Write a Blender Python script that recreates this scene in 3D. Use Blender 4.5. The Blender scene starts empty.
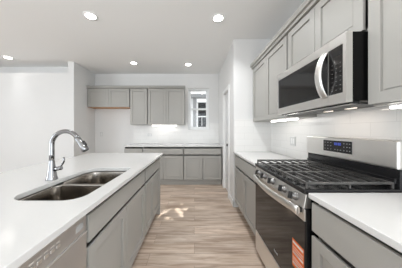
import bpy, bmesh, math, random
from mathutils import Vector, Matrix
random.seed(7)
PI = math.pi
scene = bpy.context.scene
COL = scene.collection

# ------------------------------------------------------------------ camera
W, H, F = 402, 268, 163.0
VPX, VPY = 194.3, 130.2
CAMZ = 1.265
cam = bpy.data.cameras.new('camera')
cam.sensor_width = 36.0
cam.lens = 36.0 * F / W
cam.shift_x = (W / 2 - VPX) / W
cam.shift_y = -(H / 2 - VPY) / W
cam.clip_start = 0.02
camo = bpy.data.objects.new('camera', cam)
camo.location = (0, 0, CAMZ)
camo.rotation_euler = (PI / 2, 0, 0)
COL.objects.link(camo)
scene.camera = camo

# ------------------------------------------------------------------ world, sun, daylight, exposure
world = bpy.data.worlds.new('world')
scene.world = world
world.use_nodes = True
bg = world.node_tree.nodes['Background']
bg.inputs[0].default_value = (0.90, 0.95, 1.0, 1)
bg.inputs[1].default_value = 2.0

sun = bpy.data.lights.new('sun', 'SUN')
sun.energy = 7.0
sun.angle = math.radians(0.5)
sun.color = (1.0, 0.95, 0.86)
suno = bpy.data.objects.new('sun', sun)
suno.rotation_euler = Vector((0.40, 1.73, 1.85)).to_track_quat('Z', 'Y').to_euler()
suno.location = (3, 9, 9)
COL.objects.link(suno)


def fill_daylight(name, loc, aim, sx, sy, power, color=(0.87, 0.945, 1.0)):
    l = bpy.data.lights.new(name, 'AREA')
    l.shape = 'RECTANGLE'
    l.size, l.size_y = sx, sy
    l.energy = power
    l.color = color
    o = bpy.data.objects.new(name, l)
    o.location = loc
    o.rotation_euler = Vector(aim).to_track_quat('-Z', 'Z').to_euler()
    COL.objects.link(o)


# daylight lamps added to brighten the room, at invented openings out of view
fill_daylight('fill_daylight_rear', (-1.2, -3.95, 1.4), (0, 1, 0.06), 4.5, 2.3, 35)
fill_daylight('fill_daylight_left', (-5.95, -0.9, 1.4), (1, 0.05, 0.06), 3.8, 2.1, 175)
fill_daylight('fill_daylight_right', (1.30, -1.9, 1.35), (-1, 0.35, 0.05), 2.4, 2.0, 60)

vs = scene.view_settings
scene.display_settings.display_device = 'sRGB'
vs.view_transform = 'Standard'
vs.look = 'None'
vs.gamma = 1.0
vs.use_curve_mapping = False
vs.exposure = -0.12


# ------------------------------------------------------------------ materials
def srgb(r, g, b):
    def c(v):
        v /= 255.0
        return v / 12.92 if v <= 0.04045 else ((v + 0.055) / 1.055) ** 2.4
    return (c(r), c(g), c(b), 1)


def mat(name, color, rough=0.5, metal=0.0, emit=None, strength=0.0, noise=0.0, nscale=8.0, bump=0.0, bscale=60.0,
        stretch=(1, 1, 1), rough_var=0.0, spec=None, coat=0.0):
    m = bpy.data.materials.new(name)
    m.use_nodes = True
    nt = m.node_tree
    b = nt.nodes['Principled BSDF']
    b.inputs['Base Color'].default_value = color
    b.inputs['Roughness'].default_value = rough
    b.inputs['Metallic'].default_value = metal
    if spec is not None:
        b.inputs['Specular IOR Level'].default_value = spec
    if coat:
        b.inputs['Coat Weight'].default_value = coat
        b.inputs['Coat Roughness'].default_value = 0.05
    if emit:
        b.inputs['Emission Color'].default_value = emit
        b.inputs['Emission Strength'].default_value = strength
    tc = nt.nodes.new('ShaderNodeTexCoord')
    mp = nt.nodes.new('ShaderNodeMapping')
    mp.inputs['Scale'].default_value = stretch
    nt.links.new(tc.outputs['Object'], mp.inputs['Vector'])
    n = nt.nodes.new('ShaderNodeTexNoise')
    n.inputs['Scale'].default_value = nscale
    n.inputs['Detail'].default_value = 4
    nt.links.new(mp.outputs[0], n.inputs['Vector'])
    if noise:
        mx = nt.nodes.new('ShaderNodeMix')
        mx.data_type = 'RGBA'
        mx.inputs[6].default_value = tuple(c * (1 - noise) for c in color[:3]) + (1,)
        mx.inputs[7].default_value = tuple(min(1, c * (1 + noise)) for c in color[:3]) + (1,)
        nt.links.new(n.outputs['Fac'], mx.inputs[0])
        nt.links.new(mx.outputs[2], b.inputs['Base Color'])
    if rough_var:
        mr = nt.nodes.new('ShaderNodeMapRange')
        mr.inputs[3].default_value = max(0.02, rough - rough_var)
        mr.inputs[4].default_value = rough + rough_var
        nt.links.new(n.outputs['Fac'], mr.inputs[0])
        nt.links.new(mr.outputs[0], b.inputs['Roughness'])
    if bump:
        n2 = nt.nodes.new('ShaderNodeTexNoise')
        n2.inputs['Scale'].default_value = bscale
        nt.links.new(mp.outputs[0], n2.inputs['Vector'])
        bp = nt.nodes.new('ShaderNodeBump')
        bp.inputs['Strength'].default_value = bump
        bp.inputs['Distance'].default_value = 0.002
        nt.links.new(n2.outputs['Fac'], bp.inputs['Height'])
        nt.links.new(bp.outputs[0], b.inputs['Normal'])
    return m


def tile_mat():
    m = bpy.data.materials.new('white_tile')
    m.use_nodes = True
    nt = m.node_tree
    b = nt.nodes['Principled BSDF']
    b.inputs['Roughness'].default_value = 0.16
    tc = nt.nodes.new('ShaderNodeTexCoord')
    sep = nt.nodes.new('ShaderNodeSeparateXYZ')
    nt.links.new(tc.outputs['Object'], sep.inputs[0])
    add = nt.nodes.new('ShaderNodeMath')
    nt.links.new(sep.outputs[0], add.inputs[0])
    nt.links.new(sep.outputs[1], add.inputs[1])
    zo = nt.nodes.new('ShaderNodeMath')
    zo.inputs[1].default_value = -0.914
    nt.links.new(sep.outputs[2], zo.inputs[0])
    cb = nt.nodes.new('ShaderNodeCombineXYZ')
    nt.links.new(add.outputs[0], cb.inputs[0])
    nt.links.new(zo.outputs[0], cb.inputs[1])
    br = nt.nodes.new('ShaderNodeTexBrick')
    br.inputs['Scale'].default_value = 1.0
    br.inputs['Brick Width'].default_value = 0.305
    br.inputs['Row Height'].default_value = 0.1016
    br.inputs['Mortar Size'].default_value = 0.0016
    br.inputs['Color1'].default_value = (0.83, 0.82, 0.80, 1)
    br.inputs['Color2'].default_value = (0.80, 0.79, 0.77, 1)
    br.inputs['Mortar'].default_value = (0.70, 0.69, 0.67, 1)
    nt.links.new(cb.outputs[0], br.inputs['Vector'])
    nt.links.new(br.outputs['Color'], b.inputs['Base Color'])
    bp = nt.nodes.new('ShaderNodeBump')
    bp.invert = True
    bp.inputs['Strength'].default_value = 0.3
    bp.inputs['Distance'].default_value = 0.001
    nt.links.new(br.outputs['Fac'], bp.inputs['Height'])
    nt.links.new(bp.outputs[0], b.inputs['Normal'])
    return m


def floor_mat():
    m = bpy.data.materials.new('oak_plank_floor')
    m.use_nodes = True
    nt = m.node_tree
    L = nt.links.new
    b = nt.nodes['Principled BSDF']
    tc = nt.nodes.new('ShaderNodeTexCoord')
    br = nt.nodes.new('ShaderNodeTexBrick')
    br.offset = 0.37
    br.inputs['Scale'].default_value = 1.0
    br.inputs['Brick Width'].default_value = 1.22
    br.inputs['Row Height'].default_value = 0.152
    br.inputs['Mortar Size'].default_value = 0.0013
    br.inputs['Bias'].default_value = 0.0
    br.inputs['Color1'].default_value = (0, 0, 0, 1)
    br.inputs['Color2'].default_value = (1, 1, 1, 1)
    br.inputs['Mortar'].default_value = (0.0, 0.0, 0.0, 1)
    L(tc.outputs['Object'], br.inputs['Vector'])
    # long grain streaks, shifted per plank
    sc = nt.nodes.new('ShaderNodeVectorMath')
    sc.operation = 'MULTIPLY'
    sc.inputs[1].default_value = (1.6, 22, 1)
    L(tc.outputs['Object'], sc.inputs[0])
    sh = nt.nodes.new('ShaderNodeVectorMath')
    sh.operation = 'MULTIPLY_ADD'
    sh.inputs[1].default_value = (9, 0, 40)
    L(br.outputs['Color'], sh.inputs[0])
    L(sc.outputs[0], sh.inputs[2])
    n = nt.nodes.new('ShaderNodeTexNoise')
    n.inputs['Scale'].default_value = 1.4
    n.inputs['Detail'].default_value = 7
    n.inputs['Roughness'].default_value = 0.62
    n.inputs['Distortion'].default_value = 0.5
    L(sh.outputs[0], n.inputs['Vector'])
    rp = nt.nodes.new('ShaderNodeValToRGB')
    e = rp.color_ramp.elements
    e[0].position, e[0].color = 0.25, srgb(*FLOOR_A)
    e[1].position, e[1].color = 0.78, srgb(*FLOOR_C)
    k = e.new(0.5)
    k.color = srgb(*FLOOR_B)
    L(n.outputs['Fac'], rp.inputs[0])
    # plank tone
    tone = nt.nodes.new('ShaderNodeMapRange')
    tone.inputs[3].default_value = 0.86
    tone.inputs[4].default_value = 1.08
    L(br.outputs['Color'], tone.inputs[0])
    mul = nt.nodes.new('ShaderNodeMix')
    mul.data_type = 'RGBA'
    mul.blend_type = 'MULTIPLY'
    mul.inputs[0].default_value = 1
    L(rp.outputs[0], mul.inputs[6])
    L(tone.outputs[0], mul.inputs[7])
    n3 = nt.nodes.new('ShaderNodeTexNoise')
    n3.inputs['Scale'].default_value = 1.0
    n3.inputs['Detail'].default_value = 3
    sc3 = nt.nodes.new('ShaderNodeVectorMath')
    sc3.operation = 'MULTIPLY'
    sc3.inputs[1].default_value = (1.8, 6.5, 1)
    L(tc.outputs['Object'], sc3.inputs[0])
    L(sc3.outputs[0], n3.inputs['Vector'])
    mot = nt.nodes.new('ShaderNodeValToRGB')
    mot.color_ramp.elements[0].position, mot.color_ramp.elements[0].color = 0.33, (0.76, 0.715, 0.67, 1)
    mot.color_ramp.elements[1].position, mot.color_ramp.elements[1].color = 0.62, (1.0, 1.0, 1.0, 1)
    L(n3.outputs['Fac'], mot.inputs[0])
    mul2 = nt.nodes.new('ShaderNodeMix')
    mul2.data_type = 'RGBA'
    mul2.blend_type = 'MULTIPLY'
    mul2.inputs[0].default_value = 1
    L(mul.outputs[2], mul2.inputs[6])
    L(mot.outputs[0], mul2.inputs[7])
    mul = mul2
    # seams
    seam = nt.nodes.new('ShaderNodeMix')
    seam.data_type = 'RGBA'
    L(br.outputs['Fac'], seam.inputs[0])
    L(mul.outputs[2], seam.inputs[6])
    seam.inputs[7].default_value = srgb(128, 110, 95)
    L(seam.outputs[2], b.inputs['Base Color'])
    b.inputs['Roughness'].default_value = 0.42
    bp = nt.nodes.new('ShaderNodeBump')
    bp.invert = True
    bp.inputs['Strength'].default_value = 0.25
    bp.inputs['Distance'].default_value = 0.001
    L(br.outputs['Fac'], bp.inputs['Height'])
    L(bp.outputs[0], b.inputs['Normal'])
    return m


def glass_mat():
    m = bpy.data.materials.new('window_glass')
    m.use_nodes = True
    nt = m.node_tree
    nt.nodes.clear()
    out = nt.nodes.new('ShaderNodeOutputMaterial')
    mx = nt.nodes.new('ShaderNodeMixShader')
    tr = nt.nodes.new('ShaderNodeBsdfTransparent')
    gl = nt.nodes.new('ShaderNodeBsdfGlossy')
    gl.inputs['Roughness'].default_value = 0.02
    mx.inputs[0].default_value = 0.03
    nt.links.new(tr.outputs[0], mx.inputs[1])
    nt.links.new(gl.outputs[0], mx.inputs[2])
    nt.links.new(mx.outputs[0], out.inputs[0])
    return m


FLOOR_A, FLOOR_B, FLOOR_C = (150, 127, 110), (208, 188, 171), (240, 228, 215)
M = {}
M['wall'] = mat('white_wall_paint', (0.74, 0.735, 0.725, 1), 0.75, bump=0.08, bscale=120, noise=0.012)
M['ceiling'] = mat('white_ceiling_paint', (0.84, 0.84, 0.83, 1), 0.85, bump=0.08, bscale=120)
M['trim'] = mat('white_trim_paint', (0.84, 0.84, 0.83, 1), 0.4)
M['cab'] = mat('grey_cabinet_paint', (0.375, 0.364, 0.340, 1), 0.42, noise=0.02, nscale=3)
M['maple'] = mat('unfinished_maple', srgb(196, 150, 112), 0.6, noise=0.12, nscale=6, stretch=(1, 12, 12))
M['quartz'] = mat('white_quartz', (0.68, 0.672, 0.66, 1), 0.13, noise=0.02, nscale=120, spec=0.5)
M['steel'] = mat('stainless_steel', (0.83, 0.815, 0.79, 1), 0.33, 1.0, rough_var=0.05, nscale=14, stretch=(1, 1, 40))
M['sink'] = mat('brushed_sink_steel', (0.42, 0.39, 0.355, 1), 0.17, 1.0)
M['dish'] = mat('dishwasher_steel', (0.66, 0.655, 0.65, 1), 0.5, 1.0, rough_var=0.04, nscale=14, stretch=(40, 1, 1))
M['chrome'] = mat('chrome', (0.30, 0.30, 0.305, 1), 0.06, 1.0)
M['handle'] = mat('satin_handle_steel', (0.86, 0.85, 0.83, 1), 0.32, 1.0)
M['knob_steel'] = mat('dark_knob_steel', (0.22, 0.215, 0.21, 1), 0.3, 1.0)
M['black'] = mat('black_enamel', (0.012, 0.012, 0.013, 1), 0.22)
M['case_black'] = mat('black_painted_case', (0.004, 0.004, 0.004, 1), 0.3, spec=0.12)
M['glass_black'] = mat('black_oven_glass', (0.010, 0.009, 0.009, 1), 0.06, spec=0.6)
M['iron'] = mat('cast_iron', (0.06, 0.058, 0.056, 1), 0.2, spec=1.0)
M['black_plastic'] = mat('black_plastic', (0.02, 0.02, 0.02, 1), 0.35)
M['rubber'] = mat('grey_vent_plastic', (0.10, 0.10, 0.10, 1), 0.5)
M['legend'] = mat('key_legend_grey', (0.42, 0.42, 0.42, 1), 0.5)
M['legend_dim'] = mat('key_legend_dim', (0.16, 0.155, 0.15, 1), 0.5)
M['legend_white'] = mat('label_white', (0.80, 0.77, 0.73, 1), 0.5)
M['orange'] = mat('label_orange', srgb(226, 108, 36), 0.5)
M['blue'] = mat('blue_display', (0.02, 0.03, 0.10, 1), 0.4, emit=(0.10, 0.16, 0.9, 1), strength=0.8)
M['lamp'] = mat('lamp_lens', (1, 1, 1, 1), 0.4, emit=(1, 0.97, 0.92, 1), strength=22)
M['led'] = mat('led_lens', (1, 1, 1, 1), 0.4, emit=(1, 0.97, 0.93, 1), strength=11)
M['plate'] = mat('outlet_plastic', (0.62, 0.62, 0.61, 1), 0.35)
M['slot'] = mat('outlet_slot_dark', (0.16, 0.16, 0.16, 1), 0.5)
M['door'] = mat('white_door_paint', (0.70, 0.70, 0.70, 1), 0.45)
M['knob'] = mat('dark_nickel', (0.10, 0.095, 0.09, 1), 0.3, 1.0)
M['vinyl'] = mat('white_vinyl', (0.86, 0.87, 0.87, 1), 0.35)
M['siding'] = mat('white_siding', (0.80, 0.81, 0.82, 1), 0.6)
M['siding_grey'] = mat('grey_exterior', (0.30, 0.31, 0.32, 1), 0.6)
M['pane_dark'] = mat('dark_window_pane', (0.012, 0.014, 0.017, 1), 0.5, spec=0.05)
M['shingle'] = mat('grey_shingles', (0.24, 0.24, 0.25, 1), 0.9, noise=0.25, nscale=30)
M['leaf'] = mat('green_leaf', (0.06, 0.12, 0.03, 1), 0.6)
M['bark'] = mat('bark', (0.12, 0.09, 0.07, 1), 0.9, noise=0.3, nscale=20)
M['soil'] = mat('yard_gravel', (0.35, 0.33, 0.30, 1), 0.9, noise=0.2, nscale=30)
M['tile'] = tile_mat()
M['floor'] = floor_mat()
M['glass'] = glass_mat()


# ------------------------------------------------------------------ helpers
def bx(bm, x0, x1, y0, y1, z0, z1):
    v = [bm.verts.new(p) for p in ((x0, y0, z0), (x1, y0, z0), (x1, y1, z0), (x0, y1, z0),
                                   (x0, y0, z1), (x1, y0, z1), (x1, y1, z1), (x0, y1, z1))]
    for f in ((3, 2, 1, 0), (4, 5, 6, 7), (0, 1, 5, 4), (1, 2, 6, 5), (2, 3, 7, 6), (3, 0, 4, 7)):
        bm.faces.new([v[i] for i in f])


def boxes(*bs):
    bm = bmesh.new()
    for b in bs:
        bx(bm, *b)
    return bm


def tube(bm, pts, radii, seg=16, cap=True, flat=None):
    """sweep an (optionally flattened) ring along pts"""
    pts = [Vector(p) for p in pts]
    if not isinstance(radii, (list, tuple)):
        radii = [radii] * len(pts)
    t0 = (pts[1] - pts[0]).normalized()
    up = Vector((0, 0, 1)) if abs(t0.z) < 0.9 else Vector((0, 1, 0))
    n = (up - t0 * up.dot(t0)).normalized()
    straight = all(abs((q - pts[0]).cross(t0).length) < 1e-6 for q in pts)
    rings = []
    for i, p in enumerate(pts):
        a = pts[max(0, i - 1)]
        c = pts[min(len(pts) - 1, i + 1)]
        t = (c - a).normalized()
        if t.dot(t0) < -0.2 and i and straight:
            t = -t
        n = (n - t * n.dot(t)).normalized()
        bn = t.cross(n)
        r = radii[i]
        ra, rb = (r, r) if flat is None else (r * flat[0], r * flat[1])
        rings.append([bm.verts.new(p + n * (ra * math.cos(2 * PI * k / seg)) + bn * (rb * math.sin(2 * PI * k / seg)))
                      for k in range(seg)])
    for a, b in zip(rings, rings[1:]):
        for k in range(seg):
            f = bm.faces.new((a[k], a[(k + 1) % seg], b[(k + 1) % seg], b[k]))
            f.smooth = True
    if cap:
        bm.faces.new(rings[0][::-1])
        bm.faces.new(rings[-1])


def rrect(x0, x1, y0, y1, r, z, n=6):
    """rounded rectangle; r is one radius or four (far right, far left, near left, near right)"""
    pts = []
    q = r if isinstance(r, (tuple, list)) else (r,) * 4
    for cx, cy, a0, r in ((x1 - q[0], y1 - q[0], 0, q[0]), (x0 + q[1], y1 - q[1], 90, q[1]),
                          (x0 + q[2], y0 + q[2], 180, q[2]), (x1 - q[3], y0 + q[3], 270, q[3])):
        for k in range(n + 1):
            a = math.radians(a0 + 90 * k / n)
            pts.append((cx + r * math.cos(a), cy + r * math.sin(a), z))
    return pts


def obj(name, bm, m, parent=None, bevel=0.0, seg=2, smooth=False):
    bmesh.ops.recalc_face_normals(bm, faces=bm.faces)
    me = bpy.data.meshes.new(name)
    bm.to_mesh(me)
    bm.free()
    me.materials.append(M[m])
    if smooth:
        for p in me.polygons:
            p.use_smooth = True
    o = bpy.data.objects.new(name, me)
    COL.objects.link(o)
    if parent is not None:
        o.parent = parent
    if bevel:
        b = o.modifiers.new('bevel', 'BEVEL')
        b.width = bevel
        b.segments = seg
        b.limit_method = 'ANGLE'
        b.angle_limit = math.radians(40)
    return o


def tag(o, label, cat, group=None, kind=None):
    o['label'] = label
    o['category'] = cat
    if group:
        o['group'] = group
    if kind:
        o['kind'] = kind
    return o


def thing(name, label, cat, loc=(0, 0, 0), rz=0.0, group=None):
    o = bpy.data.objects.new(name, None)
    o.empty_display_size = 0.1
    COL.objects.link(o)
    o.location = loc
    o.rotation_euler = (0, 0, rz)
    return tag(o, label, cat, group)


def struct(name, bm, m, label, cat, bevel=0.0):
    return tag(obj(name, bm, m, None, bevel), label, cat, kind='structure')


def sub(o, label):
    o['label'] = label
    return o


# ------------------------------------------------------------------ the setting
CEIL = 2.765
XR = 1.275          # right wall
YB = 4.335          # back wall
XP = 0.65           # pantry side wall
YP = 2.69           # pantry front wall
WX0, WX1, WZ0, WZ1 = -0.167, 0.39, 1.28, 2.38      # window opening
ct = 0.914          # worktop height

struct('floor', boxes((-6, 1.4, -4, 4.47, -0.1, 0)), 'floor', 'greige wood plank floor running across the kitchen', 'floor')
struct('ceiling', boxes((-6.1, 1.4, -4.1, 4.47, CEIL, CEIL + 0.12)), 'ceiling', 'flat white ceiling with recessed lights', 'ceiling')
struct('wall_back', boxes((-6, WX0, YB, 4.47, 0, CEIL), (WX1, 1.4, YB, 4.47, 0, CEIL),
                          (WX0, WX1, YB, 4.47, 0, WZ0), (WX0, WX1, YB, 4.47, WZ1, CEIL)), 'wall',
       'white back wall with the window in it', 'wall')
struct('wall_right', boxes((XR, 1.4, -0.8, YP, 0, CEIL), (XR, 1.4, -4, -3.4, 0, CEIL), (XR, 1.4, -3.4, -0.8, 0, 0.3), (XR, 1.4, -3.4, -0.8, 2.4, CEIL)), 'wall', 'white right wall behind range and microwave', 'wall')  # opening behind the camera added for the right-hand fill lamp
DY0, DY1, DZ = 3.07, 3.57, 2.04
struct('wall_pantry', boxes((XP, XR, YP, YP + 0.1, 0, CEIL), (XP, XP + 0.1, YP + 0.1, DY0, 0, CEIL),
                            (XP, XP + 0.1, DY1, YB, 0, CEIL), (XP, XP + 0.1, DY0, DY1, DZ, CEIL)), 'wall',
       'white pantry wall projecting beside the far right cabinets', 'wall')
struct('wall_alcove', boxes((-2.77, -2.64, 3.575, YB, 0, CEIL)), 'wall', 'short white stub wall left of the refrigerator space', 'wall')
struct('wall_nook', boxes((-6, -2.77, 3.575, 3.70, 0, 2.525), (-6, -2.77, 3.70, 3.86, 2.40, 2.525), (-6, -2.77, 3.86, 3.98, 2.40, CEIL)), 'wall',
       'plain white wall at far left with a recessed ledge under the ceiling', 'wall')
struct('wall_left', boxes((-6.1, -6, -4, -2.9, 0, CEIL), (-6.1, -6, 1.1, 4.47, 0, CEIL), (-6.1, -6, -2.9, 1.1, 0, 0.35),
                          (-6.1, -6, -2.9, 1.1, 2.45, CEIL)), 'wall',
       'white living room wall with an unseen wide opening added for light', 'wall')  # out-of-view opening, added for the left fill lamp
struct('wall_rear', boxes((-6, -5.1, -4.1, -4, 0, CEIL), (1.1, 1.4, -4.1, -4, 0, CEIL), (-5.1, 1.1, -4.1, -4, 0, 0.15),
                          (-5.1, 1.1, -4.1, -4, 2.6, CEIL)), 'wall', 'white wall behind the camera with an unseen wide opening added for light', 'wall')  # opening invented behind the camera for the rear fill lamp

# baseboards
struct('baseboard_pantry', boxes((XP - 0.014, XP, YP - 0.014, DY0 - 0.075, 0, 0.1), (XP - 0.014, XP, DY1 + 0.075, 3.72, 0, 0.1),
                                 (XP - 0.014, 0.73, YP - 0.014, YP, 0, 0.1)),
       'trim', 'white baseboard round the pantry wall corner', 'baseboard', 0.003)
struct('baseboard_alcove', boxes((-2.64, -2.626, 3.561, YB, 0, 0.1), (-2.626, -1.62, YB - 0.014, YB, 0, 0.1)),
       'trim', 'white baseboard inside the refrigerator space', 'baseboard', 0.003)
struct('baseboard_nook', boxes((-5.9, -2.64, 3.561, 3.575, 0, 0.1)),
       'trim', 'white baseboard on the plain far left wall', 'baseboard', 0.003)

# backsplash tile
TT = 1.45
struct('trim_backsplash_back', boxes((-1.61, WX0, YB - 0.008, YB, ct, TT), (WX0, WX1, YB - 0.008, YB, ct, WZ0),
                                     (WX1, XP, YB - 0.008, YB, ct, TT)), 'tile',
       'glossy white tile backsplash under the back cabinets', 'backsplash')
struct('trim_backsplash_right', boxes((XR - 0.008, XR, -0.02, YP, ct - 0.03, TT)), 'tile',
       'glossy white tile backsplash behind range', 'backsplash')
struct('trim_backsplash_pantry', boxes((XP + 0.012, XR - 0.008, YP - 0.008, YP, ct, TT)), 'tile',
       'glossy white tile on the pantry wall end', 'backsplash')

# window
def build_window():
    bm = bmesh.new()
    y0, y1 = 4.385, 4.455
    f = 0.035
    bx(bm, WX0, WX0 + f, y0, y1, WZ0, WZ1)
    bx(bm, WX1 - f, WX1, y0, y1, WZ0, WZ1)
    bx(bm, WX0 + f, WX1 - f, y0, y1, WZ0, WZ0 + f)
    bx(bm, WX0 + f, WX1 - f, y0, y1, WZ1 - f, WZ1)
    w = struct('window_1', bm, 'vinyl', 'white single hung vinyl window in the back wall', 'window', 0.003)
    zm = 1.83
    for nm, a, b, ya in (('upper_sash', zm - 0.02, WZ1 - f, 4.425), ('lower_sash', WZ0 + f, zm + 0.025, 4.395)):
        s = 0.038
        xl, xr = WX0 + f, WX1 - f
        sash = obj(nm, boxes((xl, xl + s, ya, ya + 0.025, a, b), (xr - s, xr, ya, ya + 0.025, a, b),
                             (xl + s, xr - s, ya, ya + 0.025, a, a + s), (xl + s, xr - s, ya, ya + 0.025, b - s, b)),
                   'vinyl', w, 0.002)
        obj('pane', boxes((xl + s, xr - s, ya + 0.011, ya + 0.015, a + s, b - s)), 'glass', sash)
    obj('window_sill', boxes((WX0, WX1, YB - 0.018, 4.385, WZ0 - 0.018, WZ0 + 0.004)), 'trim', w, 0.003)
build_window()

# pantry door
def build_door():
    xd = XP + 0.03
    bm = bmesh.new()
    st = 0.10
    x0, x1 = xd, xd + 0.035
    for (a, b, c, d) in ((DY0 + .004, DY0 + st, 0.01, DZ - .004), (DY1 - st, DY1 - .004, 0.01, DZ - .004),
                         (DY0 + st, DY1 - st, 0.01, 0.24), (DY0 + st, DY1 - st, 0.90, 1.02), (DY0 + st, DY1 - st, DZ - 0.12, DZ - .004)):
        bx(bm, x0, x1, a, b, c, d)
    bx(bm, x0 + 0.010, x1 - 0.005, DY0 + st, DY1 - st, 0.24, DZ - 0.12)
    d = struct('door_1', bm, 'door', 'narrow white pantry door with dark knob', 'door', 0.003)
    c = 0.07
    obj('door_casing', boxes((XP - 0.018, XP, DY0 - c, DY0, 0, DZ + c), (XP - 0.018, XP, DY1, DY1 + c, 0, DZ + c),
                             (XP - 0.018, XP, DY0, DY1, DZ, DZ + c),
                             (XP, XP + 0.1, DY0 - .001, DY0 + .004, 0, DZ), (XP, XP + 0.1, DY1 - .004, DY1 + .001, 0, DZ)), 'trim', d, 0.003)
    bm = bmesh.new()
    yk, zk = DY0 + 0.06, 0.98
    tube(bm, [(xd + 0.004, yk, zk), (xd - 0.006, yk, zk), (xd - 0.008, yk, zk), (xd - 0.03, yk, zk), (xd - 0.036, yk, zk),
              (xd - 0.05, yk, zk), (xd - 0.06, yk, zk), (xd - 0.064, yk, zk)],
         [0.028, 0.028, 0.012, 0.011, 0.022, 0.028, 0.022, 0.008], 20)
    obj('door_knob', bm, 'knob', d)
build_door()

# ------------------------------------------------------------------ cabinets
def shaker(bm, x0, x1, z0, z1, yf=-0.017, t=0.0155, s=0.058):
    """recessed-panel door, front at yf, with a fine shadow groove round the panel"""
    yb = yf + t
    bx(bm, x0, x0 + s, yf, yb, z0, z1)
    bx(bm, x1 - s, x1, yf, yb, z0, z1)
    bx(bm, x0 + s, x1 - s, yf, yb, z0, z0 + s)
    bx(bm, x0 + s, x1 - s, yf, yb, z1 - s, z1)
    g = 0.010
    bx(bm, x0 + s, x1 - s, yb - 0.002, yb, z0 + s, z1 - s)
    bx(bm, x0 + s + g, x1 - s - g, yf + 0.0095, yb - 0.002, z0 + s + g, z1 - s - g)


def carcass(bm, w, d, z0, z1, top=True, ends=(0.03, 0.03)):
    t = 0.013
    bx(bm, 0, t, ends[0], d, z0, z1)
    bx(bm, w - t, w, ends[1], d, z0, z1)
    f = 0.012
    bx(bm, t, w - t, f, d, z0, z0 + 0.018)
    bx(bm, t, w - t, d - 0.008, d, z0 + 0.018, z1)
    if top:
        bx(bm, t, w - t, f, d - 0.008, z1 - 0.018, z1)


def base_cabinet(label, loc, rz, w, doors, group, depth=0.60, rev=0.012, filler=None, dtop=0.846, pair=0.010):
    r = thing('base_cabinet', label, 'cabinet', loc, rz, group)
    bm = bmesh.new()
    carcass(bm, w, depth, 0.108, 0.884, top=False)
    obj('body', bm, 'cab', r, 0.001, 1)
    obj('toe_kick', boxes((0, w, 0.065, 0.08, 0, 0.105)), 'cab', r)
    obj('drawer_front', boxes((rev, w - rev, -0.017, -0.0015, 0.712, dtop)), 'cab', r, 0.002)
    a, b = rev, w - rev
    dw = (b - a - pair * (doors - 1)) / doors
    for k in range(doors):
        bm = bmesh.new()
        shaker(bm, a + k * (dw + pair), a + k * (dw + pair) + dw, 0.140, 0.684)
        obj('door', bm, 'cab', r, 0.0016)
    if filler:
        obj('filler_strip', boxes((filler[0], filler[1], 0, 0.018, 0.105, 0.884)), 'cab', r, 0.001, 1)
    return r


def wall_cabinet(label, loc, rz, w, h, doors, group, depth=0.31, rev=0.010, bottom=None, ends=(0.03, 0.03)):
    r = thing('wall_cabinet', label, 'cabinet', loc, rz, group)
    bm = bmesh.new()
    carcass(bm, w, depth, 0, h, ends=ends)
    obj('body', bm, 'cab', r, 0.001, 1)
    a, b = rev, w - rev
    dw = (b - a - 0.005 * (doors - 1)) / doors
    for k in range(doors):
        bm = bmesh.new()
        shaker(bm, a + k * (dw + 0.005), a + k * (dw + 0.005) + dw, 0.006, h - 0.008)
        obj('door', bm, 'cab', r, 0.0016)
    if bottom:
        sub(obj('bottom_panel', boxes((0.004, w - 0.004, 0.002, depth - 0.01, -0.006, -0.0005)), bottom, r), 'raw tan wood underside')
    return r


RB, RR, RI = 0.0, -PI / 2, PI / 2     # facing the camera / facing left / facing right

# back run
YF = 3.725                            # carcass front of back base cabinets
base_cabinet('grey single-door base cabinet at left end of the back run', (-1.605, YF, 0), RB, 0.43, 1, 'base cabinets along the back wall')
base_cabinet('grey double-door base cabinet in the middle of the back run', (-1.172, YF, 0), RB, 0.925, 2, 'base cabinets along the back wall')
base_cabinet('grey double-door base cabinet at right end of the back run below the window', (-0.244, YF, 0), RB, 0.872, 2, 'base cabinets along the back wall')
tag(obj('countertop', boxes((-1.615, XP - 0.001, 3.70, YB - 0.009, 0.885, ct)), 'quartz', None, 0.003),
    'white quartz worktop along the back wall under the window', 'countertop', 'white quartz worktops')

YU = YB - 0.311
wall_cabinet('short double-door wall cabinet above the empty refrigerator space', (-2.638, YU, 1.835), RB, 1.05, 0.455, 2, 'wall cabinets on the back wall', bottom='maple')
wall_cabinet('single-door grey wall cabinet beside the short refrigerator cabinet', (-1.586, YU, 1.40), RB, 0.435, 0.89, 1, 'wall cabinets on the back wall')
wall_cabinet('tall double-door grey wall cabinet just left of the window', (-1.149, YU, 1.40), RB, 0.91, 0.89, 2, 'wall cabinets on the back wall', ends=(0.03, 0))

# right run: origin at the far corner, local x runs towards the camera
XF = 0.665
base_cabinet('grey base cabinet between the pantry wall and the range', (XF, 2.60, 0), RR, 0.915, 2, 'base cabinets along the right wall', filler=(-0.075, -0.001), dtop=0.866)
base_cabinet('grey base cabinet nearest the camera, right of the range', (XF, 0.912, 0), RR, 0.912, 2, 'base cabinets along the right wall', dtop=0.866)
tag(obj('countertop', boxes((0.64, XR - 0.009, 1.684, YP - 0.009, 0.885, ct)), 'quartz', None, 0.003),
    'short white quartz worktop between pantry wall and range', 'countertop', 'white quartz worktops')
tag(obj('countertop', boxes((0.64, XR - 0.009, -0.02, 0.916, 0.885, ct)), 'quartz', None, 0.003),
    'white quartz worktop nearest the camera on the right of the range', 'countertop', 'white quartz worktops')
XU = XR - 0.299
wall_cabinet('tall grey double-door wall cabinet left of the microwave', (XU, YP - 0.012, 1.40), RR, 0.992, 0.862, 2, 'wall cabinets on the right wall', depth=0.298, rev=0.013)
wall_cabinet('short grey double-door wall cabinet above the microwave', (XU, 1.684, 1.83), RR, 0.770, 0.432, 2, 'wall cabinets on the right wall', depth=0.298, rev=0.013)
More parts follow.
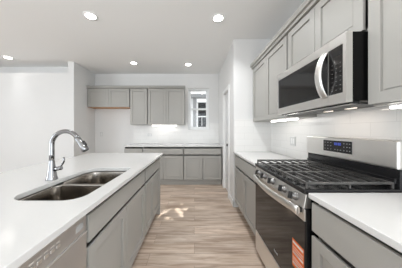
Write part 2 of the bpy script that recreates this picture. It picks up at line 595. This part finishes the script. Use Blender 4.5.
wall_cabinet('tall grey wall cabinet right of the microwave, cut by the frame', (XU, 0.913, 1.40), RR, 0.89, 0.862, 2, 'wall cabinets on the right wall', depth=0.298, rev=0.013)

def crown(name, x0, x1, y0, y1, z, side, label):
    """two-step crown moulding"""
    bm = bmesh.new()
    if side == 'y':
        bx(bm, x0, x1, y0 - 0.014, y1, z, z + 0.028)
        bx(bm, x0, x1, y0 - 0.032, y1, z + 0.03, z + 0.062)
    else:
        bx(bm, x0 - 0.014, x1, y0, y1, z, z + 0.034)
        bx(bm, x0 - 0.034, x1, y0, y1, z + 0.034, z + 0.080)
    struct(name, bm, 'cab', label, 'crown moulding', 0.004)
crown('trim_crown_back', -2.638, -0.222, YU - 0.021, YU + 0.05, 2.2905, 'y', 'grey crown strip along the back wall cabinets')
crown('trim_crown_right', XU - 0.021, XU + 0.05, 0.02, YP - 0.002, 2.2645, 'x', 'grey crown strip along the right wall cabinets')

# island
XI = -0.535      # carcass front, facing +x; local x runs away from the camera
base_cabinet('grey island sink cabinet with wide false drawer above two doors', (XI, 0.785, 0), RI, 0.935, 2, 'base cabinets of the island', rev=0.015, pair=0.008)
base_cabinet('grey island cabinet at the far end beyond the sink', (XI, 1.722, 0), RI, 0.722, 2, 'base cabinets of the island', rev=0.015, pair=0.008)
tag(obj('end_panel', boxes((-1.137, -0.515, 2.447, 2.466, 0, 0.884)), 'cab', None, 0.001, 1),
    'plain grey end panel closing the far end of the island', 'panel')
tag(obj('back_panel', boxes((-1.157, -1.139, 0.13, 2.466, 0, 0.884)), 'cab', None, 0.001, 1),
    'plain grey back panel along the seating side of the island', 'panel')

def island_top():
    bm = bmesh.new()
    x0, x1, y0, y1 = -1.60, -0.485, 0.10, 2.505
    def loop(pts):
        vs = [bm.verts.new(p) for p in pts]
        return [bm.edges.new((vs[i], vs[(i + 1) % len(vs)])) for i in range(len(vs))]
    e = loop([(x0, y0, ct), (x1, y0, ct), (x1, y1, ct), (x0, y1, ct)])
    e += loop(SINK_HOLE)
    bmesh.ops.triangle_fill(bm, use_beauty=True, use_dissolve=False, edges=e)
    g = bmesh.ops.extrude_face_region(bm, geom=list(bm.faces))
    bmesh.ops.translate(bm, vec=(0, 0, 0.885 - ct), verts=[v for v in g['geom'] if isinstance(v, bmesh.types.BMVert)])
    tag(obj('countertop', bm, 'quartz', None, 0.003), 'large white quartz island worktop with sink cutout', 'countertop', 'white quartz worktops')
SX0, SX1, SY0, SY1 = -0.965, -0.580, 0.815, 1.515
SINK_HOLE = rrect(SX0, SX1, SY0, SY1, (0.04, 0.11, 0.105, 0.09), ct, 8)
island_top()

def build_sink():
    r = thing('kitchen_sink', 'stainless double bowl sink set into the island worktop', 'sink', ((SX0 + SX1) / 2, (SY0 + SY1) / 2, 0.70))
    ox, oy, oz = (SX0 + SX1) / 2, (SY0 + SY1) / 2, 0.70
    ym = 1.157
    def local(pts):
        return [(p[0] - ox, p[1] - oy, p[2] - oz) for p in pts]
    e = 0.006
    for (a, b) in ((SY0 - e, ym - 0.012), (ym + 0.012, SY1 + e)):
        bm = bmesh.new()
        lv = [(0.0, 0.884, 0.072), (0.002, 0.872, 0.070), (0.008, 0.80, 0.068), (0.014, 0.73, 0.065), (0.022, 0.708, 0.06), (0.045, 0.697, 0.05)]
        if a < 1:
            shapes = [(SX0 - e + i, SX1 + e - i, a + i, b - i * (0.6), z, rr) for i, z, rr in lv]
        else:
            shapes = [(SX0 - e + i, SX1 + e - i, a + i * 0.6, b - i, z, rr) for i, z, rr in lv]
        rings = []
        for i, (x0, x1, y0, y1, z, rr) in enumerate(shapes):
            if i == 0:
                z = 0.872 if False else 0.880
            rings.append([bm.verts.new(p) for p in local(rrect(x0, x1, y0, y1, ([rr * .6, rr * 1.5, rr * .7, rr * .7] if a > 1 else [rr * .7, rr * .7, rr * 1.45, rr * 1.25]), z, 8))])
        n = len(rings[0])
        for p, q in zip(rings, rings[1:]):
            for k in range(n):
                bm.faces.new((p[k], p[(k + 1) % n], q[(k + 1) % n], q[k])).smooth = True
        bm.faces.new(rings[-1])
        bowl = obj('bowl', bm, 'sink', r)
        sm = bowl.modifiers.new('thick', 'SOLIDIFY')
        sm.thickness = 0.0012
        sm.offset = 1
        bm = bmesh.new()
        cx, cy = 0, (a + b) / 2 - oy
        tube(bm, [(cx, cy, 0.697 - oz), (cx, cy, 0.700 - oz), (cx, cy, 0.7005 - oz), (cx, cy, 0.699 - oz)], [0.055, 0.053, 0.042, 0.030], 28)
        obj('drain', bm, 'chrome', bowl)
    # saddle between the bowls, a little below the worktop
    bm = bmesh.new()
    bx(bm, SX0 + 0.02 - ox, SX1 - 0.02 - ox, ym - 0.0135 - oy, ym + 0.0135 - oy, 0.868 - oz, 0.8815 - oz)
    obj('divider', bm, 'sink', r, 0.006, 3)
build_sink()

def build_faucet():
    bxp, byp = -1.014, 1.16
    r = thing('kitchen_faucet', 'chrome pull-down faucet with gooseneck spout behind the sink', 'faucet', (bxp, byp, ct))
    bm = bmesh.new()
    tube(bm, [(0, 0, 0.0), (0, 0, 0.004), (0, 0, 0.02), (0, 0, 0.06), (0, 0, 0.10), (0, 0, 0.135), (0.0, 0, 0.15)],
         [0.036, 0.036, 0.031, 0.025, 0.020, 0.0165, 0.016], 28)
    obj('base', bm, 'chrome', r)
    pts = [(0, 0, 0.13), (0, 0, 0.18), (0, 0, 0.235)]
    R = 0.098
    for k in range(1, 19):
        a = PI - math.radians(150) * k / 18
        pts.append((R + R * math.cos(a), -0.0, 0.245 + R * math.sin(a)))
    bm = bmesh.new()
    tube(bm, pts, [0.0165] * 2 + [0.0155] * 19, 20)
    obj('spout', bm, 'chrome', r)
    p = Vector(pts[-1])
    d = (Vector(pts[-1]) - Vector(pts[-2])).normalized()
    bm = bmesh.new()
    tube(bm, [p - d * 0.002, p + d * 0.006, p + d * 0.03, p + d * 0.07, p + d * 0.10, p + d * 0.106],
         [0.0165, 0.018, 0.0185, 0.021, 0.025, 0.021], 24)
    h = obj('spray_head', bm, 'chrome', r)
    q = p + d * 0.058
    nrm = Vector((-d.z, 0, d.x)) * 1
    if nrm.x < 0:
        nrm = -nrm
    bm = bmesh.new()
    tube(bm, [q + nrm * 0.010 - d * 0.018, q + nrm * 0.0205 - d * 0.016, q + nrm * 0.022 + d * 0.012, q + nrm * 0.012 + d * 0.022],
         [0.007, 0.010, 0.010, 0.007], 12)
    sub(obj('spray_button', bm, 'black_plastic', h), 'black spray button')
    bm = bmesh.new()
    e = p + d * 0.1055
    tube(bm, [e, e + d * 0.003], [0.019, 0.018], 20)
    sub(obj('aerator', bm, 'rubber', h), 'dark grey nozzle')
    # side lever
    bm = bmesh.new()
    tube(bm, [(0.012, 0, 0.072), (0.05, 0, 0.080), (0.068, 0, 0.084), (0.071, 0, 0.0845)], [0.0155, 0.0155, 0.015, 0.011], 20)
    hub = obj('lever_hub', bm, 'chrome', r)
    bm = bmesh.new()
    tube(bm, [(0.060, 0, 0.088), (0.066, 0, 0.100), (0.078, 0, 0.114), (0.085, 0, 0.130), (0.086, 0, 0.150), (0.086, 0, 0.160)],
         [0.008, 0.0075, 0.007, 0.007, 0.0075, 0.004], 14)
    obj('lever', bm, 'chrome', hub)
build_faucet()

# ------------------------------------------------------------------ dishwasher
def build_dishwasher():
    w = 0.607
    r = thing('dishwasher', 'stainless dishwasher under the near end of the island', 'dishwasher', (XI, 0.172, 0), RI)
    obj('body', boxes((0.004, w - 0.004, 0.01, 0.58, 0.10, 0.872)), 'black_plastic', r)
    obj('toe_kick', boxes((0.004, w - 0.004, 0.06, 0.075, 0, 0.10)), 'black_plastic', r)
    obj('door_panel', boxes((0.004, w - 0.004, -0.024, 0.009, 0.115, 0.783)), 'dish', r, 0.004)
    p = obj('control_strip', boxes((0.004, w - 0.004, -0.022, 0.009, 0.790, 0.872)), 'dish', r, 0.004)
    # pocket lip below the strip
    obj('lip', boxes((0.004, w - 0.004, -0.027, 0.0, 0.7835, 0.7895)), 'handle', r, 0.002)
    for k, x in enumerate((0.115, 0.140, 0.165, 0.19, 0.31, 0.335, 0.36, 0.385, 0.41, 0.435)):
        bm = boxes((x, x + 0.016, -0.0245, -0.021, 0.822, 0.834))
        obj('button', bm, 'handle', p, 0.0015)
        obj('button_mark', boxes((x, x + 0.014, -0.0226, -0.0219, 0.842, 0.846)), 'legend_white', p)
    obj('indicator_window', boxes((0.535, 0.580, -0.0228, -0.021, 0.815, 0.845)), 'legend', p, 0.001)
build_dishwasher()

# ------------------------------------------------------------------ range
def build_range():
    w = 0.756
    r = thing('gas_range', 'freestanding stainless gas range with black grates and oven door', 'range', (XF, 1.680, 0), RR)
    D = 0.60
    sub(obj('body', boxes((0.002, w - 0.002, 0.0, D, 0.035, 0.895)), 'case_black', r, 0.003), 'black enamel side walls')
    for x in (0.05, w - 0.05):
        for y in (0.05, D - 0.06):
            bm = bmesh.new()
            tube(bm, [(x, y, 0), (x, y, 0.036)], 0.018, 14)
            obj('foot', bm, 'black_plastic', r)
    obj('storage_drawer', boxes((0.004, w - 0.004, -0.036, -0.001, 0.052, 0.243)), 'steel', r, 0.005)
    # oven door: steel top rail, black glass
    d = obj('oven_door', boxes((0.004, w - 0.004, -0.030, -0.001, 0.252, 0.812)), 'black', r, 0.004)
    sub(obj('door_rail', boxes((0.004, w - 0.004, -0.037, -0.030, 0.742, 0.812)), 'steel', d, 0.003), 'stainless top rail')
    obj('oven_glass', boxes((0.004, w - 0.004, -0.036, -0.0302, 0.254, 0.740)), 'glass_black', d, 0.002)
    # bowed handle
    bm = bmesh.new()
    pts, rad = [], []
    for k in range(25):
        t = k / 24
        pts.append((0.030 + t * (w - 0.055), -0.060 - 0.034 * math.sin(PI * t), 0.797))
        rad.append(0.017)
    tube(bm, pts, rad, 16, flat=(1.55, 0.6))
    hd = obj('door_handle', bm, 'handle', d)
    obj('handle_bracket', boxes((0.034, 0.060, -0.058, -0.036, 0.785, 0.812)), 'black_plastic', hd, 0.002)
    obj('handle_bracket', boxes((w - 0.056, w - 0.028, -0.058, -0.036, 0.785, 0.812)), 'black_plastic', hd, 0.002)
    # small wordmark on the glass, too blurred to read: a row of pale strokes
    ws = [(0.395, 0.401), (0.404, 0.408), (0.411, 0.417), (0.420, 0.423), (0.426, 0.432), (0.435, 0.441), (0.444, 0.449)]
    sub(obj('badge', boxes(*[(a, b, -0.0366, -0.0359, 0.316, 0.328 if i % 3 else 0.334) for i, (a, b) in enumerate(ws)]), 'legend', d), 'pale maker mark on the glass')
    # orange paper label
    lb = sub(obj('paper_label', boxes((0.635, 0.745, -0.0368, -0.0361, 0.405, 0.578)), 'orange', d), 'orange and white paper label')
    st = []
    for z, h in ((0.552, 0.014), (0.528, 0.004), (0.513, 0.004), (0.490, 0.012), (0.463, 0.004), (0.450, 0.004), (0.425, 0.013)):
        st.append((0.641, 0.739, -0.0374, -0.0367, z, z + h))
    sub(obj('label_lines', boxes(*st), 'legend_white', lb), 'white bands')
    for q in ((0.650, 0.70, -0.0379, -0.0373, 0.4945, 0.4985), (0.652, 0.725, -0.0379, -0.0373, 0.4295, 0.4335)):
        sub(obj('label_print', boxes(q), 'slot', lb), 'dark print')
    # slanted control panel
    bm = bmesh.new()
    prof = [(-0.044, 0.818), (-0.028, 0.898), (0.0, 0.898), (0.0, 0.818)]
    a = [bm.verts.new((0.003, y, z)) for y, z in prof]
    b = [bm.verts.new((w - 0.003, y, z)) for y, z in prof]
    bm.faces.new(a[::-1]); bm.faces.new(b)
    for i in range(4):
        bm.faces.new((a[i], a[(i + 1) % 4], b[(i + 1) % 4], b[i]))
    cp = obj('control_panel', bm, 'steel', r, 0.003)
    n = Vector((0, -0.98, 0.196)).normalized()
    for x in (0.125, 0.245, 0.385, 0.550, 0.670):
        c = Vector((x, -0.036, 0.858))
        bm = bmesh.new()
        tube(bm, [c, c + n * 0.006, c + n * 0.007, c + n * 0.026, c + n * 0.031], [0.026, 0.025, 0.0215, 0.019, 0.016], 24)
        kb = sub(obj('knob', bm, 'knob_steel', cp), 'stainless burner knob')
        bm = bmesh.new()
        u = Vector((0, 0.196, 0.98))
        q = c + n * 0.026
        mtx = Matrix((Vector((1, 0, 0)), n, u)).transposed().to_4x4()
        bmesh.ops.create_cube(bm, size=1, matrix=Matrix.Translation(q + n * 0.008) @ mtx @ Matrix.Diagonal((0.014, 0.024, 0.042, 1)))
        sub(obj('knob_grip', bm, 'black_plastic', kb, 0.002), 'black grip bar')
    # cooktop
    ctop = sub(obj('cooktop', boxes((0.0, w, -0.040, 0.505, 0.899, 0.928)), 'black', r, 0.005), 'black enamel cooktop')
    for (x, y, rad) in ((0.145, 0.10, 0.045), (0.145, 0.36, 0.036), (0.378, 0.23, 0.05), (0.61, 0.10, 0.045), (0.61, 0.36, 0.036)):
        bm = bmesh.new()
        tube(bm, [(x, y, 0.928), (x, y, 0.936), (x, y, 0.9365), (x, y, 0.944), (x, y, 0.947)], [rad + 0.012, rad + 0.008, rad, rad, rad - 0.006], 28)
        obj('burner', bm, 'iron', ctop)
    # three cast iron grates
    z1, z0 = 0.966, 0.952
    for gx in range(3):
        x0 = 0.012 + gx * 0.245
        x1 = x0 + 0.242
        y0, y1 = -0.022, 0.485
        g = bmesh.new()
        t = 0.011
        bx(g, x0, x1, y0, y0 + t, z0, z1); bx(g, x0, x1, y1 - t, y1, z0, z1)
        bx(g, x0, x0 + t, y0 + t, y1 - t, z0, z1); bx(g, x1 - t, x1, y0 + t, y1 - t, z0, z1)
        nb = 7
        for k in range(1, nb):
            y = y0 + t / 2 + (y1 - y0 - t) * k / nb
            bx(g, x0 + t, x1 - t, y - 0.006, y + 0.006, z0 + 0.002, z1 + 0.002)
        xm = (x0 + x1) / 2
        bx(g, xm - 0.004, xm + 0.004, y0 + t, y1 - t, z0 - 0.012, z0 + 0.001)
        for fx in (x0, x1 - t):
            for fy in (y0, (y0 + y1) / 2 - t / 2, y1 - t):
                bx(g, fx, fx + t, fy, fy + t, 0.928, z0)
        sub(obj('grate', g, 'iron', r, 0.002, 2), 'black cast iron grate')
    # backguard
    sub(obj('rear_vent', boxes((0.0, w, 0.505, D, 0.895, 1.035)), 'black', r, 0.004), 'black vent strip')
    obj('vent_ledge', boxes((0.012, w - 0.012, 0.488, 0.5045, 0.955, 0.985)), 'black', r, 0.003)
    bg_ = obj('backguard', boxes((-0.002, w + 0.002, 0.490, D, 1.036, 1.205)), 'steel', r, 0.012, 4)
    # control display on the backguard
    dp = sub(obj('display_panel', boxes((0.225, 0.488, 0.4862, 0.4899, 1.087, 1.180)), 'black', bg_, 0.002), 'black touch panel')
    seg = []
    x = 0.340
    for dgt in range(4):
        seg += [(x, x + 0.003, 0.4855, 0.4862, 1.144, 1.163), (x + 0.008, x + 0.0105, 0.4855, 0.4862, 1.144, 1.163), (x, x + 0.0105, 0.4855, 0.4862, 1.160, 1.163), (x, x + 0.0105, 0.4855, 0.4862, 1.144, 1.147)]
        x += 0.015 if dgt != 1 else 0.018
    sub(obj('clock_digits', boxes(*seg), 'blue', dp), 'blue lit digits')
    ks = []
    for xx in (0.245, 0.275, 0.305, 0.425, 0.450, 0.472):
        for zz in (1.105, 1.132, 1.158):
            ks.append((xx - 0.004, xx + 0.005, 0.4856, 0.4862, zz, zz + 0.005))
    for xx in (0.345, 0.37, 0.395):
        ks.append((xx - 0.004, xx + 0.005, 0.4856, 0.4862, 1.105, 1.110))
    for q in ks:
        obj('key_mark', boxes(q), 'legend', dp)
build_range()

# ------------------------------------------------------------------ microwave
def build_microwave():
    w, h = 0.757, 0.395
    XM = 0.849
    z0 = 1.424
    r = thing('microwave_oven', 'stainless over-the-range microwave with black door glass', 'microwave', (XM, 1.667, z0), RR)
    D = XR - 0.009 - XM
    sub(obj('body', boxes((0.002, w - 0.002, 0.037, D, 0.006, h)), 'case_black', r, 0.003), 'black painted case')
    sp = 0.632
    def frame(bm, x0, x1, gx0, gx1):
        bx(bm, x0, gx0, 0, 0.036, 0.0, h)
        bx(bm, gx1, x1, 0, 0.036, 0.0, h)
        bx(bm, gx0, gx1, 0, 0.036, 0.0, 0.058)
        bx(bm, gx0, gx1, 0, 0.036, 0.338, h)
    bm = bmesh.new()
    frame(bm, 0.001, sp - 0.001, 0.022, sp - 0.002)
    d = obj('door', bm, 'steel', r)
    obj('door_glass', boxes((0.022, sp - 0.002, 0.003, 0.030, 0.058, 0.338)), 'black', d)
    sub(obj('window_screen', boxes((0.062, 0.535, 0.0015, 0.0032, 0.088, 0.312)), 'glass_black', d), 'dark mirror window')
    bm = bmesh.new()
    frame(bm, sp + 0.001, w - 0.001, sp + 0.002, w - 0.022)
    c = obj('control_panel', bm, 'steel', r)
    obj('keypad', boxes((sp + 0.002, w - 0.022, 0.003, 0.030, 0.058, 0.338)), 'glass_black', c)
    for i in range(3):
        for j in range(7):
            obj('key_mark', boxes((sp + 0.024 + i * 0.028, sp + 0.033 + i * 0.028, 0.0022, 0.0032, 0.080 + j * 0.026, 0.083 + j * 0.026)), 'legend_dim', c)
    sub(obj('clock_display', boxes((sp + 0.02, w - 0.035, 0.0018, 0.0032, 0.285, 0.315)), 'black', c), 'dark clock display')
    # bowed vertical handle
    bm = bmesh.new()
    pts = []
    for k in range(21):
        t = k / 20
        pts.append((sp - 0.028, 0.002 - 0.045 * math.sin(PI * t) ** 0.75, 0.052 + t * 0.285))
    tube(bm, pts, 0.015, 16, flat=(0.6, 1.8))
    hd = obj('door_handle', bm, 'handle', d)
    # underside vent and lamp
    sub(obj('bottom_vent', boxes((0.06, w - 0.06, 0.10, D - 0.165, -0.004, 0.006)), 'rubber', r, 0.001), 'grey grease filter underneath')
    sub(obj('vent_grille', boxes((0.01, w - 0.01, 0.04, 0.085, -0.008, 0.006)), 'black', r, 0.002), 'black vent slot underneath')
    for x in (0.25, 0.45):
        sub(obj('cooktop_lamp', boxes((x, x + 0.06, D - 0.145, D - 0.11, -0.003, 0.006)), 'lampw', r), 'small warm lamp lens')
        l = bpy.data.lights.new('cooktop_bulb', 'AREA')
        l.size = 0.03
        l.shape = 'RECTANGLE'
        l.size_y = 0.03
        l.energy = 0.2
        l.color = (1, 0.86, 0.74)
        lo = bpy.data.objects.new('cooktop_bulb', l)
        lo.location = (x + 0.03, D - 0.128, -0.008)
        lo.parent = r
        COL.objects.link(lo)
M['lampw'] = mat('cooktop_lamp_lens', (1, 1, 1, 1), 0.4, emit=(1, 0.84, 0.70, 1), strength=1.5)
build_microwave()

# ------------------------------------------------------------------ lights and small fittings
def recessed(x, y, label, power=1.2, spread=65):
    r = thing('recessed_light', label, 'ceiling light', (x, y, CEIL), 0, 'recessed ceiling lights')
    bm = bmesh.new()
    tube(bm, [(0, 0, 0.0), (0, 0, -0.006), (0, 0, -0.008), (0, 0, -0.0055)], [0.092, 0.090, 0.070, 0.060], 36, cap=False)
    obj('trim_ring', bm, 'trim', r)
    bm = bmesh.new()
    tube(bm, [(0, 0, -0.001), (0, 0, -0.0055)], [0.061, 0.0595], 36)
    obj('lens', bm, 'lamp', r)
    l = bpy.data.lights.new('recessed_lamp', 'AREA')
    l.shape = 'DISK'
    l.size = 0.14
    l.energy = power
    l.color = (0.96, 0.985, 1.0)
    l.spread = math.radians(spread)
    o = bpy.data.objects.new('recessed_lamp', l)
    o.location = (0, 0, -0.02)
    o.parent = r
    COL.objects.link(o)
recessed(-1.36, 2.14, 'round recessed ceiling light over the island, nearest on the left', 5, 150)
recessed(0.32, 2.18, 'round recessed ceiling light over the aisle, nearest on the right', 9, 130)
recessed(-1.35, 3.64, 'round recessed ceiling light before the single-door wall cabinet')
recessed(-0.14, 3.72, 'round recessed ceiling light nearest the back window')
recessed(-3.84, 3.36, 'round recessed ceiling light before the recessed ledge at far left', 0.6)
recessed(-1.36, 0.64, 'unseen round recessed ceiling light added above the near end of the island', 0.8, 150)  # out of view, added to light the near island
recessed(0.32, 0.66, 'unseen round recessed ceiling light added above the near end of the aisle', 13, 160)  # out of view, added as strong fill over the near aisle

def led_bar(x0, x1, y0, y1, z, label):
    r = thing('under_cabinet_light', label, 'light', ((x0 + x1) / 2, (y0 + y1) / 2, z), 0, 'white LED bars under the wall cabinets')
    hx, hy = (x1 - x0) / 2, (y1 - y0) / 2
    obj('housing', boxes((-hx, hx, -hy, hy, -0.010, 0)), 'trim', r, 0.001)
    obj('lens', boxes((-hx + .004, hx - .004, -hy + .004, hy - .004, -0.022, -0.010)), 'led', r)
led_bar(-1.08, -0.45, 4.17, 4.20, 1.40, 'lit white bar under the back wall cabinet left of window')
led_bar(1.065, 1.095, 1.70, 2.27, 1.40, 'lit white bar under the wall cabinet left of the microwave')
led_bar(1.03, 1.06, 0.20, 0.865, 1.40, 'lit white bar under the wall cabinet right of the microwave')

def outlet(label, loc, rz, wide=False, kind='outlet'):
    r = thing('wall_outlet' if kind == 'outlet' else 'light_switch', label, 'outlet' if kind == 'outlet' else 'switch', loc, rz)
    a, b = (0.058, 0.036) if wide else (0.036, 0.058)
    if kind == 'switch':
        a, b, wide = 0.060, 0.058, True
    obj('plate', boxes((-a, a, -0.006, 0, -b, b)), 'plate', r, 0.002)
    for s in (-1, 1):
        c = (s * 0.02, 0) if wide else (0, s * 0.02)
        k = obj('socket' if kind == 'outlet' else 'rocker', boxes((c[0] - 0.014, c[0] + 0.014, -0.008, -0.0055, c[1] - (0.032 if kind == 'switch' else 0.014), c[1] + (0.032 if kind == 'switch' else 0.014))), 'trim', r, 0.002)
        if kind == 'outlet':
            obj('slots', boxes((c[0] - 0.006, c[0] - 0.004, -0.0084, -0.0078, c[1] - 0.004, c[1] + 0.006),
                               (c[0] + 0.004, c[0] + 0.006, -0.0084, -0.0078, c[1] - 0.004, c[1] + 0.006)), 'slot', k)
outlet('white sideways outlet on the back tile under the wall cabinets', (-1.18, YB - 0.0085, 1.14), RB, True)
outlet('white outlet low on the bare wall of the refrigerator space', (-2.47, YB - 0.0005, 1.16), RB)
outlet('white double switch plate on the right tile beyond the range', (XR - 0.0085, 2.09, 1.125), RR, kind='switch')

# ------------------------------------------------------------------ outside the window
struct('ground_yard', boxes((-7, 8, 4.47, 14, -0.35, -0.2)), 'soil', 'pale gravel side yard outside the window', 'ground')

def neighbour():
    Y = 8.0
    r = thing('neighbouring_house', 'white sided house seen through the back window', 'house', (0, Y, -0.2))
    bm = bmesh.new()
    z = 0.0
    x0, x1 = -5, 5
    wx0, wx1, wz0, wz1 = 0.14, 0.62, 1.3, 2.86
    # lap siding courses leaving the window opening free
    while z < 3.2:
        zt = z + 0.15
        spans = [(x0, wx0), (wx1, x1)] if (zt > wz0 and z < wz1) else [(x0, x1)]
        for a, b in spans:
            v = [bm.verts.new(p) for p in ((a, -0.02, z), (b, -0.02, z), (b, 0, zt), (a, 0, zt), (a, 0.15, z), (b, 0.15, z), (b, 0.15, zt), (a, 0.15, zt))]
            for f in ((0, 1, 2, 3), (4, 7, 6, 5), (0, 4, 5, 1), (3, 2, 6, 7), (0, 3, 7, 4), (1, 5, 6, 2)):
                bm.faces.new([v[i] for i in f])
        z = zt
    obj('wall', bm, 'siding', r)
    sub(obj('grey_strip', boxes((-0.06, 0.09, -0.05, 0.0, 0, 3.1)), 'siding_grey', r), 'upright grey strip')  # flat grey upright strip left of the neighbour's window
    f = 0.045
    wf = obj('window_frame', boxes((wx0, wx0 + f, -0.06, 0.05, wz0, wz1), (wx1 - f, wx1, -0.06, 0.05, wz0, wz1),
                                   (wx0 + f, wx1 - f, -0.06, 0.05, wz0, wz0 + f), (wx0 + f, wx1 - f, -0.06, 0.05, wz1 - f, wz1),
                                   (wx0 + f, wx1 - f, -0.05, 0.03, 2.10, 2.16), (wx0 + 0.22, wx0 + 0.245, -0.03, 0.02, wz0, 2.10)), 'vinyl', r, 0.004)
    sub(obj('pane', boxes((wx0 + f, wx1 - f, 0.0, 0.02, wz0 + f, wz1 - f)), 'pane_dark', wf), 'dark pane')
    obj('eave', boxes((-5.2, 5.2, -0.45, 0.2, 3.02, 3.12)), 'siding_grey', r)
    bm = bmesh.new()
    v = [bm.verts.new(p) for p in ((-5.2, -0.5, 3.12), (5.2, -0.5, 3.12), (5.2, 2.6, 4.1), (-5.2, 2.6, 4.1),
                                   (-5.2, -0.5, 3.20), (5.2, -0.5, 3.20), (5.2, 2.6, 4.18), (-5.2, 2.6, 4.18))]
    for f_ in ((3, 2, 1, 0), (4, 5, 6, 7), (0, 1, 5, 4), (1, 2, 6, 5), (2, 3, 7, 6), (3, 0, 4, 7)):
        bm.faces.new([v[i] for i in f_])
    obj('roof', bm, 'siding', r)
neighbour()

def tree():  # unseen tree added to break the window sun into dapples
    X, Y = 1.25, 6.3
    r = thing('dapple_tree', 'unseen small leafy tree added outside the window to dapple the sun', 'tree', (X, Y, -0.2))
    bm = bmesh.new()
    tube(bm, [(0, 0, 0), (0.02, 0, 1.5), (-0.05, 0.02, 3.0), (-0.35, 0.02, 4.2)], [0.07, 0.055, 0.04, 0.015], 10)
    tube(bm, [(-0.05, 0.02, 3.0), (-0.4, 0.0, 3.6), (-0.9, 0.1, 4.1)], [0.03, 0.02, 0.008], 8)
    obj('trunk', bm, 'bark', r)
    bm = bmesh.new()
    rnd = random.Random(5)
    for k in range(470):
        c = Vector((rnd.uniform(-1.2, 0.15), rnd.uniform(-0.35, 0.55), rnd.uniform(3.35, 5.25)))
        a = rnd.uniform(0, 2 * PI)
        t = rnd.uniform(-0.6, 0.6)
        u = Vector((math.cos(a), math.sin(a), t)).normalized()
        v = u.cross(Vector((rnd.uniform(-1, 1), rnd.uniform(-1, 1), 1))).normalized()
        s = rnd.uniform(0.06, 0.11)
        bm.faces.new([bm.verts.new(c + u * s), bm.verts.new(c + v * s * 0.5), bm.verts.new(c - u * s), bm.verts.new(c - v * s * 0.5)])
    lf = obj('foliage', bm, 'leaf', r)
    sm = lf.modifiers.new('thick', 'SOLIDIFY')
    sm.thickness = 0.002
tree()
